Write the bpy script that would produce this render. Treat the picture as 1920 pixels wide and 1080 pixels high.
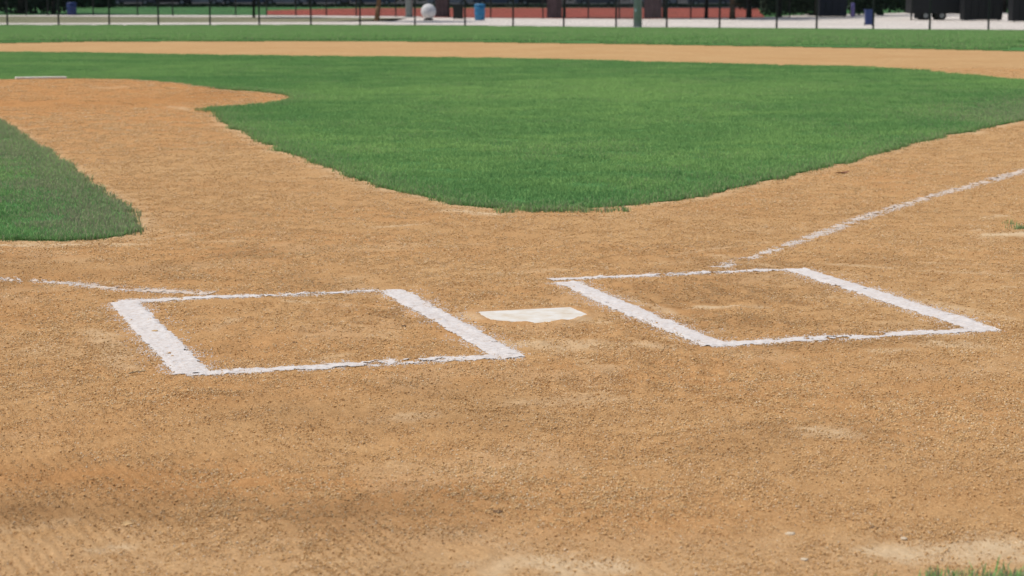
import bpy, bmesh, math, random
import numpy as np
from mathutils import Vector, Matrix
from mathutils.geometry import delaunay_2d_cdt
random.seed(7); rng = np.random.default_rng(7)
for o in list(bpy.data.objects): bpy.data.objects.remove(o)
S = bpy.context.scene
R = math.radians

# ------------------------------------------------------------------ camera (home plate apex is the origin, +Y points to the mound)
F, CH, PITCH, ROLL, YAW, CX, CY = 3970.1, 1.4067, .1456, .0023, .329, -2.9447, -8.0031
fwd = np.array([math.sin(YAW)*math.cos(PITCH), math.cos(YAW)*math.cos(PITCH), -math.sin(PITCH)])
_r = np.array([math.cos(YAW), -math.sin(YAW), 0.]); _u = np.cross(_r, fwd)
right = _r*math.cos(ROLL)+_u*math.sin(ROLL); up = -_r*math.sin(ROLL)+_u*math.cos(ROLL)
cam = bpy.data.cameras.new('camera'); co = bpy.data.objects.new('camera', cam); S.collection.objects.link(co)
m = Matrix(((right[0], up[0], -fwd[0], CX), (right[1], up[1], -fwd[1], CY), (right[2], up[2], -fwd[2], CH), (0, 0, 0, 1)))
co.matrix_world = m
cam.sensor_width = 36; cam.lens = F/1920*36; cam.clip_start = .1; cam.clip_end = 3000
cam.dof.use_dof = True; cam.dof.focus_distance = 9.0; cam.dof.aperture_fstop = 6.3
S.camera = co
S.render.resolution_x = 1024; S.render.resolution_y = 576

# ------------------------------------------------------------------ light
SUN_EL, SUN_AZ = 63, -62          # azimuth measured from +Y (away from home, towards the outfield), clockwise
w = bpy.data.worlds.new('World'); S.world = w; w.use_nodes = True
nt = w.node_tree; bg = nt.nodes['Background']
sky = nt.nodes.new('ShaderNodeTexSky'); sky.sky_type = 'NISHITA'; sky.sun_disc = False
sky.sun_elevation = R(SUN_EL); sky.sun_rotation = R(SUN_AZ); sky.dust_density = 2.5; sky.air_density = 1.0
nt.links.new(sky.outputs[0], bg.inputs[0]); bg.inputs[1].default_value = .115
sl = bpy.data.lights.new('sun', 'SUN'); sl.energy = 3.0; sl.angle = R(3); sl.color = (1, .95, .88)
so = bpy.data.objects.new('sun', sl); S.collection.objects.link(so)
d = Vector((math.sin(R(SUN_AZ))*math.cos(R(SUN_EL)), math.cos(R(SUN_AZ))*math.cos(R(SUN_EL)), math.sin(R(SUN_EL))))
so.rotation_euler = d.to_track_quat('Z', 'Y').to_euler(); so.location = (0, 0, 30)
S.view_settings.view_transform = 'Standard'; S.view_settings.look = 'None'
S.view_settings.exposure = -0.04; S.view_settings.gamma = 1

# ------------------------------------------------------------------ helpers
def tag(o, label=None, cat=None, group=None, kind=None):
    if label: o['label'] = label
    if cat: o['category'] = cat
    if group: o['group'] = group
    if kind: o['kind'] = kind
    return o
def empty(name, loc, rz=0, sc=1):
    o = bpy.data.objects.new(name, None); S.collection.objects.link(o)
    o.location = loc; o.rotation_euler = (0, 0, rz); o.scale = (sc,)*3; o.empty_display_size = .2
    return o
def link(name, me, mat=None, parent=None):
    o = bpy.data.objects.new(name, me); S.collection.objects.link(o)
    if mat and not me.materials: me.materials.append(mat)
    if parent: o.parent = parent
    return o
def pymesh(name, v, f, mat=None, parent=None, smooth=False):
    v = np.asarray(v, dtype=np.float32).reshape(-1, 3)
    me = bpy.data.meshes.new(name)
    if isinstance(f, np.ndarray):
        k = f.shape[1]
        me.vertices.add(len(v)); me.vertices.foreach_set('co', v.ravel())
        me.loops.add(f.size); me.loops.foreach_set('vertex_index', f.astype(np.int32).ravel())
        me.polygons.add(len(f)); me.polygons.foreach_set('loop_start', np.arange(0, f.size, k, dtype=np.int32))
        me.update(calc_edges=True)
    else:
        me.from_pydata(v.tolist(), [], f)
    if smooth: me.shade_smooth()
    return link(name, me, mat, parent)
def bm_obj(name, bm, mat, parent=None, smooth=False, bevel=0):
    if bevel: bmesh.ops.bevel(bm, geom=list(bm.edges), offset=bevel, segments=2, affect='EDGES', profile=.6)
    me = bpy.data.meshes.new(name); bm.to_mesh(me); bm.free()
    if smooth: me.shade_smooth()
    return link(name, me, mat, parent)
def b_box(bm, c, s, rz=0):
    g = bmesh.ops.create_cube(bm, size=1)
    M = Matrix.Translation(c) @ Matrix.Rotation(rz, 4, 'Z') @ Matrix.Diagonal((*s, 1))
    bmesh.ops.transform(bm, matrix=M, verts=g['verts']); return g
def b_cyl(bm, p, q, r1, r2=None, n=12):
    p, q = Vector(p), Vector(q); r2 = r1 if r2 is None else r2
    g = bmesh.ops.create_cone(bm, segments=n, radius1=r1, radius2=r2, depth=(q-p).length, cap_ends=True)
    M = Matrix.Translation((p+q)/2) @ (q-p).to_track_quat('Z', 'Y').to_matrix().to_4x4()
    bmesh.ops.transform(bm, matrix=M, verts=g['verts']); return g
def b_lathe(bm, prof, n=20, c=(0, 0, 0)):
    rings = []
    for r, z in prof:
        rings.append([bm.verts.new((c[0]+r*math.cos(2*math.pi*i/n), c[1]+r*math.sin(2*math.pi*i/n), c[2]+z)) for i in range(n)])
    for a, b in zip(rings, rings[1:]):
        for i in range(n): bm.faces.new((a[i], a[(i+1) % n], b[(i+1) % n], b[i]))
    bm.faces.new(rings[0][::-1]); bm.faces.new(rings[-1])

# ---- value noise in numpy
def hash2(ix, iy, seed):
    h = (ix.astype(np.int64)*374761393 + iy.astype(np.int64)*668265263 + seed*982451653) & 0xffffffff
    h = ((h ^ (h >> 13))*1274126177) & 0xffffffff
    return ((h ^ (h >> 16)) & 0xffffff)/float(0xffffff)
def vn(x, y, s, seed=0):
    x = np.asarray(x, float)/s; y = np.asarray(y, float)/s
    ix, iy = np.floor(x), np.floor(y); fx, fy = x-ix, y-iy
    fx = fx*fx*(3-2*fx); fy = fy*fy*(3-2*fy)
    a, b = hash2(ix, iy, seed), hash2(ix+1, iy, seed); c, e = hash2(ix, iy+1, seed), hash2(ix+1, iy+1, seed)
    return (a*(1-fx)+b*fx)*(1-fy)+(c*(1-fx)+e*fx)*fy
def fbm(x, y, s, seed=0, o=4):
    t = 0; a = 1; n = 0; c, sn = math.cos(.6), math.sin(.6)
    for i in range(o):
        t = t+a*vn(x, y, s, seed+i*17); n += a; a *= .5; s *= .48
        x, y = x*c-y*sn, x*sn+y*c
    return t/n
def sst(a, b, x):
    t = np.clip((x-a)/(b-a), 0, 1); return t*t*(3-2*t)

# ---- terrain
DROP, FAR = 1.42, 113.
def terrain(x, y):
    x = np.asarray(x, float); y = np.asarray(y, float)
    r = np.hypot(x, y); return -DROP*np.clip((r-42)/(FAR-42), 0, 1)
def mound(x, y):
    r = np.hypot(x, y-16.94); t = np.clip((2.743-r)/(2.743-1.5), 0, 1)
    base = .17*t*t*(3-2*t)**.7
    front = np.clip((18.30-y)/3.9, 0, 1)          # falls an inch per foot towards home
    return np.where(r < 2.743, base-np.minimum(front*.13, base*.8), 0)
def unproj(u, v, zoff=0.):
    dirv = fwd*F + right*(u-960) + up*(540-v)
    # march to the terrain
    t = 1.0; lo = 0; hi = None
    for k in range(4000):
        p = np.array([CX, CY, CH])+dirv*(t/F)
        if p[2] <= terrain(p[0], p[1])+zoff: hi = t; break
        lo = t; t *= 1.01
    if hi is None: hi = lo
    for k in range(40):
        mid = (lo+hi)/2; p = np.array([CX, CY, CH])+dirv*(mid/F)
        if p[2] <= terrain(p[0], p[1])+zoff: hi = mid
        else: lo = mid
    return float(p[0]), float(p[1]), float(terrain(p[0], p[1]))
def U2(pts): return [unproj(u, v)[:2] for u, v in pts]
def at_depth(u, z, dep):
    """ground point seen at column u, at forward distance dep"""
    x = (u-960)*dep/F; hf = np.array([math.sin(YAW), math.cos(YAW)]); hr = np.array([math.cos(YAW), -math.sin(YAW)])
    p = np.array([CX, CY])+hf*dep+hr*x*1.0
    return float(p[0]), float(p[1]), z
hf = np.array([math.sin(YAW), math.cos(YAW)]); hr = np.array([math.cos(YAW), -math.sin(YAW)])
def inpoly(x, y, poly):
    x = np.asarray(x); y = np.asarray(y); c = np.zeros(x.shape, bool); n = len(poly)
    for i in range(n):
        x1, y1 = poly[i]; x2, y2 = poly[(i+1) % n]
        if y1 == y2: continue
        k = ((y1 > y) != (y2 > y)) & (x < (x2-x1)*(y-y1)/(y2-y1)+x1); c ^= k
    return c
def segdist(x, y, a, b):
    ax, ay = a; bx, by = b; L = (bx-ax)**2+(by-ay)**2+1e-12
    t = np.clip(((x-ax)*(bx-ax)+(y-ay)*(by-ay))/L, 0, 1)
    return np.hypot(x-ax-t*(bx-ax), y-ay-t*(by-ay))
def polydist(x, y, poly, closed=True):
    dmin = np.full(np.shape(x), 1e9); n = len(poly)
    for i in range(n if closed else n-1): dmin = np.minimum(dmin, segdist(x, y, poly[i], poly[(i+1) % n]))
    return dmin
def smooth_line(pts, step=.12, rough=.03, seed=3):
    """resample an outline, rounding it slightly and giving it a ragged edge"""
    out = []
    for i in range(len(pts)-1):
        a, b = np.array(pts[i]), np.array(pts[i+1]); L = np.linalg.norm(b-a); n = max(1, int(L/step))
        for k in range(n): out.append(a+(b-a)*k/n)
    out.append(np.array(pts[-1])); out = np.array(out)
    for _ in range(3): out[1:-1] = out[1:-1]*.5+out[:-2]*.25+out[2:]*.25
    if rough:
        t = np.gradient(out, axis=0); t /= np.linalg.norm(t, axis=1)[:, None]+1e-9
        nn = np.stack([-t[:, 1], t[:, 0]], 1)
        a = (fbm(out[:, 0], out[:, 1], .5, seed)-.5)*2.2+(vn(out[:, 0], out[:, 1], .13, seed+9)-.5)*1.3
        out = out+nn*(a*rough)[:, None]
    return [tuple(p) for p in out]

# ------------------------------------------------------------------ outlines of the turf, on the ground
HC = (0, 16.94)
a0 = math.atan2(*(np.array(unproj(410, 208)[:2])-np.array(HC))[::-1])
front = U2([(1990, 205), (1920, 226), (1800, 250), (1700, 272), (1600, 300), (1500, 326), (1420, 343), (1350, 360), (1280, 374), (1200, 384), (1140, 389), (1080, 391), (1000, 391), (900, 388), (860, 384),
            (800, 371), (740, 357), (690, 341), (640, 324), (590, 304), (540, 286), (500, 270), (460, 249), (430, 230), (412, 212)])
arc = [(HC[0]+2.743*math.cos(a), HC[1]+2.743*math.sin(a)) for a in np.linspace(a0, math.pi*1.12, 40)]
left_edge = U2([(260, 428), (228, 396), (190, 368), (150, 337), (100, 300), (50, 266), (0, 234)])
dl = np.array(left_edge[-1])-np.array(left_edge[0]); 
lk = tuple(np.array(left_edge[-1])+dl/np.linalg.norm(dl)*1.2)
back = U2([(0, 99), (150, 100), (300, 103), (450, 105), (600, 107), (900, 110), (1050, 113), (1200, 117), (1350, 121), (1500, 124), (1620, 127), (1690, 130), (1720, 133), (1760, 138), (1840, 145), (1920, 151), (2050, 158)])
front_s = smooth_line([(23.5, 22.2)] + front, .08, .055, 3)
arc_s = smooth_line(arc, .1, .02, 5)
back_s = smooth_line([(-18, 26.5), (-12, 31)] + back + [(24.5, 22.8)], .25, .06, 8)
infield_poly = front_s + arc_s + [(-19.5, 22.5)] + back_s
lowl = U2([(260, 428), (246, 444), (200, 449), (150, 452), (110, 456), (60, 451), (0, 449), (-120, 447)])
lk_s = smooth_line([(-7.5, 16.2), lk] + left_edge[::-1], .10, .03, 11); low_s = smooth_line(lowl + [(-9.5, 6.5), (-14, 12)], .10, .035, 13)
left_poly = lk_s + low_s[1:] + [(-17, 18), (-14, 19.5)]
arc_out = U2([(-250, 83), (0, 81), (150, 78), (600, 77), (900, 79), (1200, 83), (1500, 88), (1700, 91), (1920, 96), (2200, 103)])
fenceP = [unproj(u, v) for u, v in [(-700, 46.5), (0, 47.5), (600, 47.5), (830, 48.5), (1057, 51), (1250, 53), (1456, 54.5), (1743, 57), (1920, 58), (2500, 62)]]
out_s = smooth_line(arc_out, .4, .10, 15)
outfield_poly = out_s + [p[:2] for p in fenceP[::-1]]

# ------------------------------------------------------------------ materials
def nodes(name, rough=.9, spec=.2):
    mt = bpy.data.materials.new(name); mt.use_nodes = True; n = mt.node_tree
    b = n.nodes['Principled BSDF']; b.inputs['Roughness'].default_value = rough; b.inputs['Specular IOR Level'].default_value = spec
    return mt, n, b
def N(n, t, **kw):
    x = n.nodes.new(t)
    for k, v in kw.items():
        if k in x.inputs: x.inputs[k].default_value = v
        else: setattr(x, k, v)
    return x
def ramp(n, src, stops):
    r = n.nodes.new('ShaderNodeValToRGB'); e = r.color_ramp.elements
    while len(e) < len(stops): e.new(.5)
    for i, (p, c) in enumerate(stops): e[i].position = p; e[i].color = (*c, 1)
    n.links.new(src, r.inputs[0]); return r.outputs[0]
def mix(n, fac, a, b, mode='MIX'):
    x = n.nodes.new('ShaderNodeMix'); x.data_type = 'RGBA'; x.blend_type = mode
    for s, v in ((0, fac), (6, a), (7, b)):
        if isinstance(v, (int, float)): x.inputs[s].default_value = v
        elif isinstance(v, tuple): x.inputs[s].default_value = (*v, 1)
        else: n.links.new(v, x.inputs[s])
    return x.outputs[2]
def mathn(n, op, a, b=None):
    x = n.nodes.new('ShaderNodeMath'); x.operation = op
    for s, v in ((0, a), (1, b)):
        if v is None: continue
        if isinstance(v, (int, float)): x.inputs[s].default_value = v
        else: n.links.new(v, x.inputs[s])
    return x.outputs[0]
def noise(n, scale, detail=4, rough=.6, vec=None):
    x = N(n, 'ShaderNodeTexNoise', Scale=scale, Detail=detail, Roughness=rough)
    if vec is not None: n.links.new(vec, x.inputs['Vector'])
    return x.outputs['Fac']
def simple(name, col, rough=.6, metal=0, var=.12, scale=8, spec=.4, bump=0):
    mt, n, b = nodes(name, rough, spec); b.inputs['Metallic'].default_value = metal
    tc = N(n, 'ShaderNodeTexCoord'); f = noise(n, scale, 5, .6, tc.outputs['Object'])
    lo = tuple(c*(1-var) for c in col); hi = tuple(min(1, c*(1+var)) for c in col)
    n.links.new(ramp(n, f, [(.3, lo), (.7, hi)]), b.inputs['Base Color'])
    if bump:
        bn = N(n, 'ShaderNodeBump', Strength=bump, Distance=.01); n.links.new(f, bn.inputs['Height']); n.links.new(bn.outputs[0], b.inputs['Normal'])
    return mt
def clay_material():
    mt, n, b = nodes('infield_clay', 1.0, .02)
    tc = N(n, 'ShaderNodeNewGeometry').outputs['Position']
    tone = N(n, 'ShaderNodeAttribute', attribute_name='tone').outputs['Fac']
    pale = N(n, 'ShaderNodeAttribute', attribute_name='pale').outputs['Fac']
    big = noise(n, .9, 5, .6, tc); mid = noise(n, 9, 6, .7, tc); fine = noise(n, 62, 6, .85, tc); grit = noise(n, 170, 4, .8, tc)
    base = ramp(n, big, [(.32, (.50, .305, .140)), (.68, (.55, .36, .175))])
    base = mix(n, mathn(n, 'MULTIPLY', tone, 1.0), (.51, .265, .105), base)
    m1 = ramp(n, mid, [(.3, (.80, .76, .72)), (.5, (1, 1, 1)), (.75, (1.12, 1.12, 1.12))])
    base = mix(n, .6, base, m1, 'MULTIPLY')
    m2 = ramp(n, fine, [(.32, (.55, .48, .42)), (.45, (.92, .9, .88)), (.56, (1.05, 1.05, 1.05)), (.68, (1.45, 1.5, 1.6))])
    base = mix(n, .6, base, m2, 'MULTIPLY')
    m3 = ramp(n, grit, [(.34, (.42, .36, .30)), (.44, (.9, .88, .86)), (.56, (1.04, 1.04, 1.04)), (.66, (1.5, 1.6, 1.75))])
    base = mix(n, .75, base, m3, 'MULTIPLY')
    dust = mix(n, .4, (.66, .50, .31), m2, 'MULTIPLY')
    mo = N(n, 'ShaderNodeAttribute', attribute_name='moist').outputs['Fac']; base = mix(n, mo, base, mix(n, .6, base, (.26, .14, .06)))
    pf = mathn(n, 'MULTIPLY', pale, ramp(n, mid, [(.25, (.55,)*3), (.6, (1,)*3)]))
    base = mix(n, pf, base, dust)
    n.links.new(base, b.inputs['Base Color'])
    # rake marks
    mp = N(n, 'ShaderNodeMapping'); mp.inputs['Rotation'].default_value = (0, 0, R(9)); n.links.new(tc, mp.inputs['Vector'])
    wv = N(n, 'ShaderNodeTexWave', Scale=11.5, Distortion=5, Detail=3); wv.inputs['Detail Scale'].default_value = .5; n.links.new(mp.outputs[0], wv.inputs['Vector'])
    rake = N(n, 'ShaderNodeAttribute', attribute_name='rake').outputs['Fac']
    rk = mathn(n, 'MULTIPLY', mathn(n, 'MULTIPLY', wv.outputs['Fac'], mathn(n, 'MULTIPLY', rake, mid)), .30)
    h = mathn(n, 'ADD', mathn(n, 'MULTIPLY', fine, 1.0), mathn(n, 'ADD', mathn(n, 'MULTIPLY', grit, .45), rk))
    bn = N(n, 'ShaderNodeBump', Strength=.6, Distance=.007); n.links.new(h, bn.inputs['Height']); n.links.new(bn.outputs[0], b.inputs['Normal'])
    return mt
M = {}
M['clay'] = clay_material()
def blade_material():
    mt, n, b = nodes('grass_blade', .8, .08)
    def inst(nm): return N(n, 'ShaderNodeAttribute', attribute_type='INSTANCER', attribute_name=nm).outputs['Fac']
    tone, dry = inst('tone'), inst('dry')
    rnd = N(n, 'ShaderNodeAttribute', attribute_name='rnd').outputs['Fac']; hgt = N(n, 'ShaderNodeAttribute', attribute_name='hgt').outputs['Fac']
    g = mix(n, tone, (.095, .310, .095), (.42, .68, .20))
    g = mix(n, mathn(n, 'MULTIPLY', rnd, .7), g, (.36, .60, .20))
    lim = mathn(n, 'LESS_THAN', rnd, mathn(n, 'MULTIPLY', dry, .85))
    g = mix(n, mathn(n, 'MULTIPLY', lim, .85), g, (.46, .43, .27))
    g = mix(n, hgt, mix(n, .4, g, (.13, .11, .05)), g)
    gn = N(n, 'ShaderNodeNewGeometry').outputs['Normal']; vm = N(n, 'ShaderNodeVectorMath', operation='ADD'); vm.inputs[1].default_value = (0, 0, 1.3); n.links.new(gn, vm.inputs[0])
    vz = N(n, 'ShaderNodeVectorMath', operation='NORMALIZE'); n.links.new(vm.outputs[0], vz.inputs[0]); n.links.new(vz.outputs[0], b.inputs['Normal'])
    n.links.new(g, b.inputs['Base Color'])
    tr = N(n, 'ShaderNodeBsdfTranslucent'); n.links.new(g, tr.inputs['Color'])
    ms = N(n, 'ShaderNodeMixShader'); ms.inputs[0].default_value = .4
    n.links.new(b.outputs[0], ms.inputs[1]); n.links.new(tr.outputs[0], ms.inputs[2])
    n.links.new(ms.outputs[0], n.nodes['Material Output'].inputs[0]); return mt
M['blade'] = blade_material()
def turf_material():
    mt, n, b = nodes('turf', .95, .1); tc = N(n, 'ShaderNodeNewGeometry').outputs['Position']
    f = noise(n, 14, 6, .7, tc); g = noise(n, .35, 4, .6, tc)
    c = mix(n, g, (.06, .22, .055), (.09, .27, .07)); c = mix(n, mathn(n, 'MULTIPLY', f, .6), c, (.09, .085, .04))
    n.links.new(c, b.inputs['Base Color'])
    bn = N(n, 'ShaderNodeBump', Strength=.8, Distance=.02); n.links.new(f, bn.inputs['Height']); n.links.new(bn.outputs[0], b.inputs['Normal']); return mt
M['turf'] = turf_material()
def mottled(name, a, bcol, c3, s1, s2, bump=.4, rough=.95):
    mt, n, b = nodes(name, rough, .15); tc = N(n, 'ShaderNodeNewGeometry').outputs['Position']
    f = noise(n, s1, 6, .65, tc); g = noise(n, s2, 5, .6, tc)
    c = mix(n, ramp(n, g, [(.35, (0,)*3), (.65, (1,)*3)]), a, bcol); c = mix(n, ramp(n, f, [(.5, (0,)*3), (.75, (.6,)*3)]), c, c3)
    n.links.new(c, b.inputs['Base Color'])
    bn = N(n, 'ShaderNodeBump', Strength=bump, Distance=.02); n.links.new(f, bn.inputs['Height']); n.links.new(bn.outputs[0], b.inputs['Normal']); return mt
M['ground'] = mottled('park_ground', (.05, .13, .045), (.07, .16, .05), (.12, .12, .06), 3, .05)
M['concrete'] = mottled('pale_concrete', (.66, .60, .53), (.74, .68, .61), (.58, .52, .46), .8, .12, .15)
M['far_clay'] = mottled('red_clay', (.36, .085, .06), (.30, .085, .06), (.22, .10, .06), .7, .09, .2)
M['far_grass'] = mottled('park_grass', (.055, .17, .06), (.08, .20, .06), (.13, .16, .07), 1.2, .1, .3)
M['dry_grass'] = mottled('dry_verge', (.19, .20, .11), (.28, .25, .17), (.13, .18, .07), .9, .13, .3)
M['asphalt'] = mottled('asphalt', (.05, .05, .052), (.065, .065, .065), (.08, .08, .08), 4, .2, .2)
M['chalk'] = None
def chalk_material():
    mt, n, b = nodes('line_chalk', .95, .1); tc = N(n, 'ShaderNodeNewGeometry').outputs['Position']
    f = noise(n, 60, 5, .7, tc); g = noise(n, 260, 3, .6, tc); k = noise(n, 5, 4, .6, tc)
    c = ramp(n, f, [(.30, (.50, .38, .27)), (.42, (.64, .58, .53)), (.6, (.72, .685, .65))])
    c = mix(n, ramp(n, k, [(.45, (0,)*3), (.75, (.45,)*3)]), c, (.60, .52, .46))
    n.links.new(c, b.inputs['Base Color'])
    h = mathn(n, 'ADD', f, mathn(n, 'MULTIPLY', g, .4))
    bn = N(n, 'ShaderNodeBump', Strength=.7, Distance=.006); n.links.new(h, bn.inputs['Height']); n.links.new(bn.outputs[0], b.inputs['Normal']); return mt
M['chalk'] = chalk_material()
M['worn_chalk'] = simple('worn_chalk', (.62, .51, .41), .95, 0, .14, 60, .1, .4)
def rubber_material():
    mt, n, b = nodes('white_rubber', .6, .3); tc = N(n, 'ShaderNodeNewGeometry').outputs['Position']
    f = noise(n, 12, 5, .6, tc); c = ramp(n, f, [(.38, (.74, .71, .64)), (.55, (.68, .61, .50)), (.74, (.56, .44, .29))])
    n.links.new(c, b.inputs['Base Color']); return mt
M['rubber'] = rubber_material()
M['clod'] = simple('clay_clods', (.50, .33, .16), .95, 0, .3, 30, .1, .3)
M['pebble'] = simple('pale_pebble', (.66, .54, .38), .8, 0, .2, 40, .2, .2)
M['bark'] = simple('bark', (.085, .062, .045), .95, 0, .4, 6, .1, .8)
M['bark_dark'] = simple('dark_bark', (.025, .02, .018), .95, 0, .4, 6, .1, .8)
M['bark_brown'] = simple('brown_bark', (.17, .105, .06), .95, 0, .3, 6, .1, .8)
M['black_metal'] = simple('black_vinyl_metal', (.012, .014, .013), .45, 0, .2, 10, .4)
M['galv'] = simple('galvanised_steel', (.22, .26, .27), .5, .35, .15, 5, .4)
M['galv_light'] = simple('pale_galvanised_steel', (.46, .40, .50), .6, 0, .15, 5, .4)
M['tarp'] = simple('mauve_tarp', (.10, .065, .07), .8, 0, .25, 3, .2)
M['blue_bin'] = simple('blue_plastic', (.03, .20, .40), .45, 0, .1, 8, .4)
M['navy_bin'] = simple('navy_plastic', (.022, .045, .17), .45, 0, .15, 8, .4)
M['black_bin'] = simple('black_plastic', (.012, .014, .013), .5, 0, .2, 8, .4)
M['purple'] = simple('violet_paint', (.14, .12, .33), .5, 0, .1, 8, .4)
M['ball'] = simple('white_concrete', (.72, .70, .70), .8, 0, .06, 4, .3, .1)
M['dark_paint'] = simple('black_trailer_paint', (.011, .012, .015), .6, 0, .2, 3, .3)
M['tyre'] = simple('tyre_rubber', (.016, .016, .016), .85, 0, .2, 10, .2)
M['rim'] = simple('alloy_rim', (.25, .27, .27), .4, .4, .1, 10, .4)
M['glass'] = simple('car_glass', (.015, .02, .022), .12, 0, .1, 2, .6)
M['wood'] = simple('dry_twig_wood', (.50, .38, .22), .9, 0, .25, 40, .1, .3)
M['dead_leaf'] = simple('dead_leaf', (.17, .07, .04), .8, 0, .2, 40, .2)
M['sticker'] = simple('white_sticker', (.75, .78, .8), .5, 0, .03, 4, .3)
M['shrub_leaf'] = simple('hedge_leaf', (.030, .055, .030), .7, 0, .5, 1.3, .2)
M['tree_leaf'] = simple('tree_leaf', (.045, .085, .035), .7, 0, .4, .8, .2)

# ------------------------------------------------------------------ ground
STREAKS = [((1300, 577), (1430, 574), .035, .8), ((690, 427), (800, 421), .03, .7), ((1560, 497), (1800, 512), .03, .5), ((1800, 512), (1920, 513), .03, .6), ((1740, 493), (1920, 499), .03, .5),
           ((540, 565), (650, 573), .03, .7), ((1700, 1050), (1920, 1020), .12, .8), ((980, 1065), (1150, 1070), .10, .8), ((1300, 600), (1180, 560), .03, .5),
           ((1100, 600), (1110, 603), .07, .6), ((960, 645), (1200, 650), .11, .55), ((860, 590), (900, 598), .05, .5), ((1750, 645), (1810, 650), .08, .6), ((1850, 442), (1940, 434), .14, 1.0), ((1850, 410), (1880, 404), .05, .7),
           ((1500, 555), (1600, 560), .03, .4), ((1700, 560), (1900, 600), .05, .4), ((170, 620), (230, 690), .07, .45), ((580, 675), (640, 668), .04, .4), ((400, 455), (480, 450), .03, .5),
           ((1250, 480), (1440, 455), .03, .35), ((1440, 500), (1345, 480), .05, .4), ((700, 790), (790, 780), .08, .35), ((1000, 760), (1150, 750), .09, .35), ((1520, 810), (1580, 815), .07, .6),
           ((180, 1035), (215, 1030), .05, .7), ((0, 1000), (90, 990), .08, .3), ((850, 395), (930, 402), .10, .8), ((0, 459), (260, 459), .07, .8), ((260, 450), (420, 435), .04, .5), ((330, 203), (350, 206), .12, .6), ((180, 185), (240, 183), .10, .45),
           ((400, 620), (440, 600), .05, .4), ((1880, 540), (1925, 542), .02, .8), ((1640, 660), (1700, 655), .05, .5), ((920, 515), (1050, 505), .05, .3), ((1060, 660), (1150, 700), .06, .3), ((840, 1000), (980, 1040), .08, .3)]
STREAKS = [(unproj(*a)[:2], unproj(*b)[:2], w_, s_) for a, b, w_, s_ in STREAKS]
PLATE = [(x_-.014, y_) for x_, y_ in ((0, 0), (.216, .216), (.216, .432), (-.216, .432), (-.216, .216))]
def rakemask(x, y, dep):
    lat = (x-CX)*hr[0]+(y-CY)*hr[1]
    return np.clip(sst(-.5, -1.1, lat+.1*(dep-7))*sst(11.5, 9.8, dep)*sst(.34, .55, fbm(x, y, .8, 44, 3))+.7*sst(.45, .6, fbm(x, y, .8, 45, 3))*sst(8.3, 7.5, dep), 0, 1)
_dr = random.Random(4)
DENTS = []
for _i in range(80):
    _b = _dr.choice([(-.95, .25), (.95, .25), (0, -.3), (0, .9), (-.2, -1.1), (1.3, 1.4)])
    DENTS.append((_b[0]+_dr.gauss(0, .38), _b[1]+_dr.gauss(0, .42), _dr.uniform(.03, .07), _dr.uniform(.05, .14), _dr.uniform(-.5, .5), _dr.uniform(.005, .012)))
_ln = [(unproj(*a)[:2], unproj(*b)[:2]) for a, b in (((232, 568), (362, 700)), ((735, 545), (950, 667)), ((222, 568), (712, 545)), ((345, 702), (980, 668)), ((1060, 530), (1345, 650)), ((1490, 506), (1842, 616)), ((1030, 526), (1485, 506)), ((1325, 649), (1868, 617)))]
DENTS = [q for q in DENTS if min(float(segdist(np.array(q[0]), np.array(q[1]), a, b)) for a, b in _ln) > .17 and not inpoly(np.array(q[0]), np.array(q[1]), [(-.3, -.08), (.3, -.08), (.3, .5), (-.3, .5)])]
def dirtz(x, y, full=True):
    x = np.asarray(x, float); y = np.asarray(y, float)
    dep = (x-CX)*hf[0]+(y-CY)*hf[1]; fade = np.clip(1.25-dep/40, .15, 1)
    z = terrain(x, y)+mound(x, y)
    n1 = (fbm(x, y, .6, 21, 3)-.5)*.012+(fbm(x, y, .16, 31, 3)-.5)*.008
    n2 = np.abs(vn(x, y, .055, 41)-.5)*.006+np.maximum(vn(x, y, .03, 51)-.6, 0)*.014
    if full:
        n1 = n1+n2; rm = rakemask(x, y, dep)
        for a_, b_ in _ln: rm = rm*sst(.08, .22, segdist(x, y, a_, b_))
        n1 = n1+rm*.0050*np.sin((x*math.cos(.12)+y*math.sin(.12))*2*math.pi/.034+fbm(x, y, .5, 301, 3)*9)*(.3+vn(x, y, .09, 302))
    z = z+n1*fade*.9
    pd = np.where(inpoly(x, y, PLATE), -polydist(x, y, PLATE), polydist(x, y, PLATE))
    pd = pd+(fbm(x, y, .05, 78, 2)-.5)*.030
    k = 1-sst(-.016, .002, pd); z = np.where(pd < .12, z*(1-.6*sst(.12, .02, pd)), z); z = z*(1-k)+(-.008)*k
    lip = np.exp(-((pd-.012)/.03)**2)*.009; z = z+lip*(1-k)*(.6+.8*vn(x, y, .08, 77))
    if full:
        for cx_, cy_, sx_, sy_, a_, dd_ in DENTS:
            c_, s_ = math.cos(a_), math.sin(a_); u_ = ((x-cx_)*c_+(y-cy_)*s_)/sx_; v_ = (-(x-cx_)*s_+(y-cy_)*c_)/sy_; q_ = u_*u_+v_*v_
            z = z-dd_*np.exp(-q_)+dd_*.55*np.exp(-(np.sqrt(q_)-1.7)**2*4)
    z = z+np.exp(-((x)**2+(y+.02)**2)/.08**2)*.018
    return z
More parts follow.
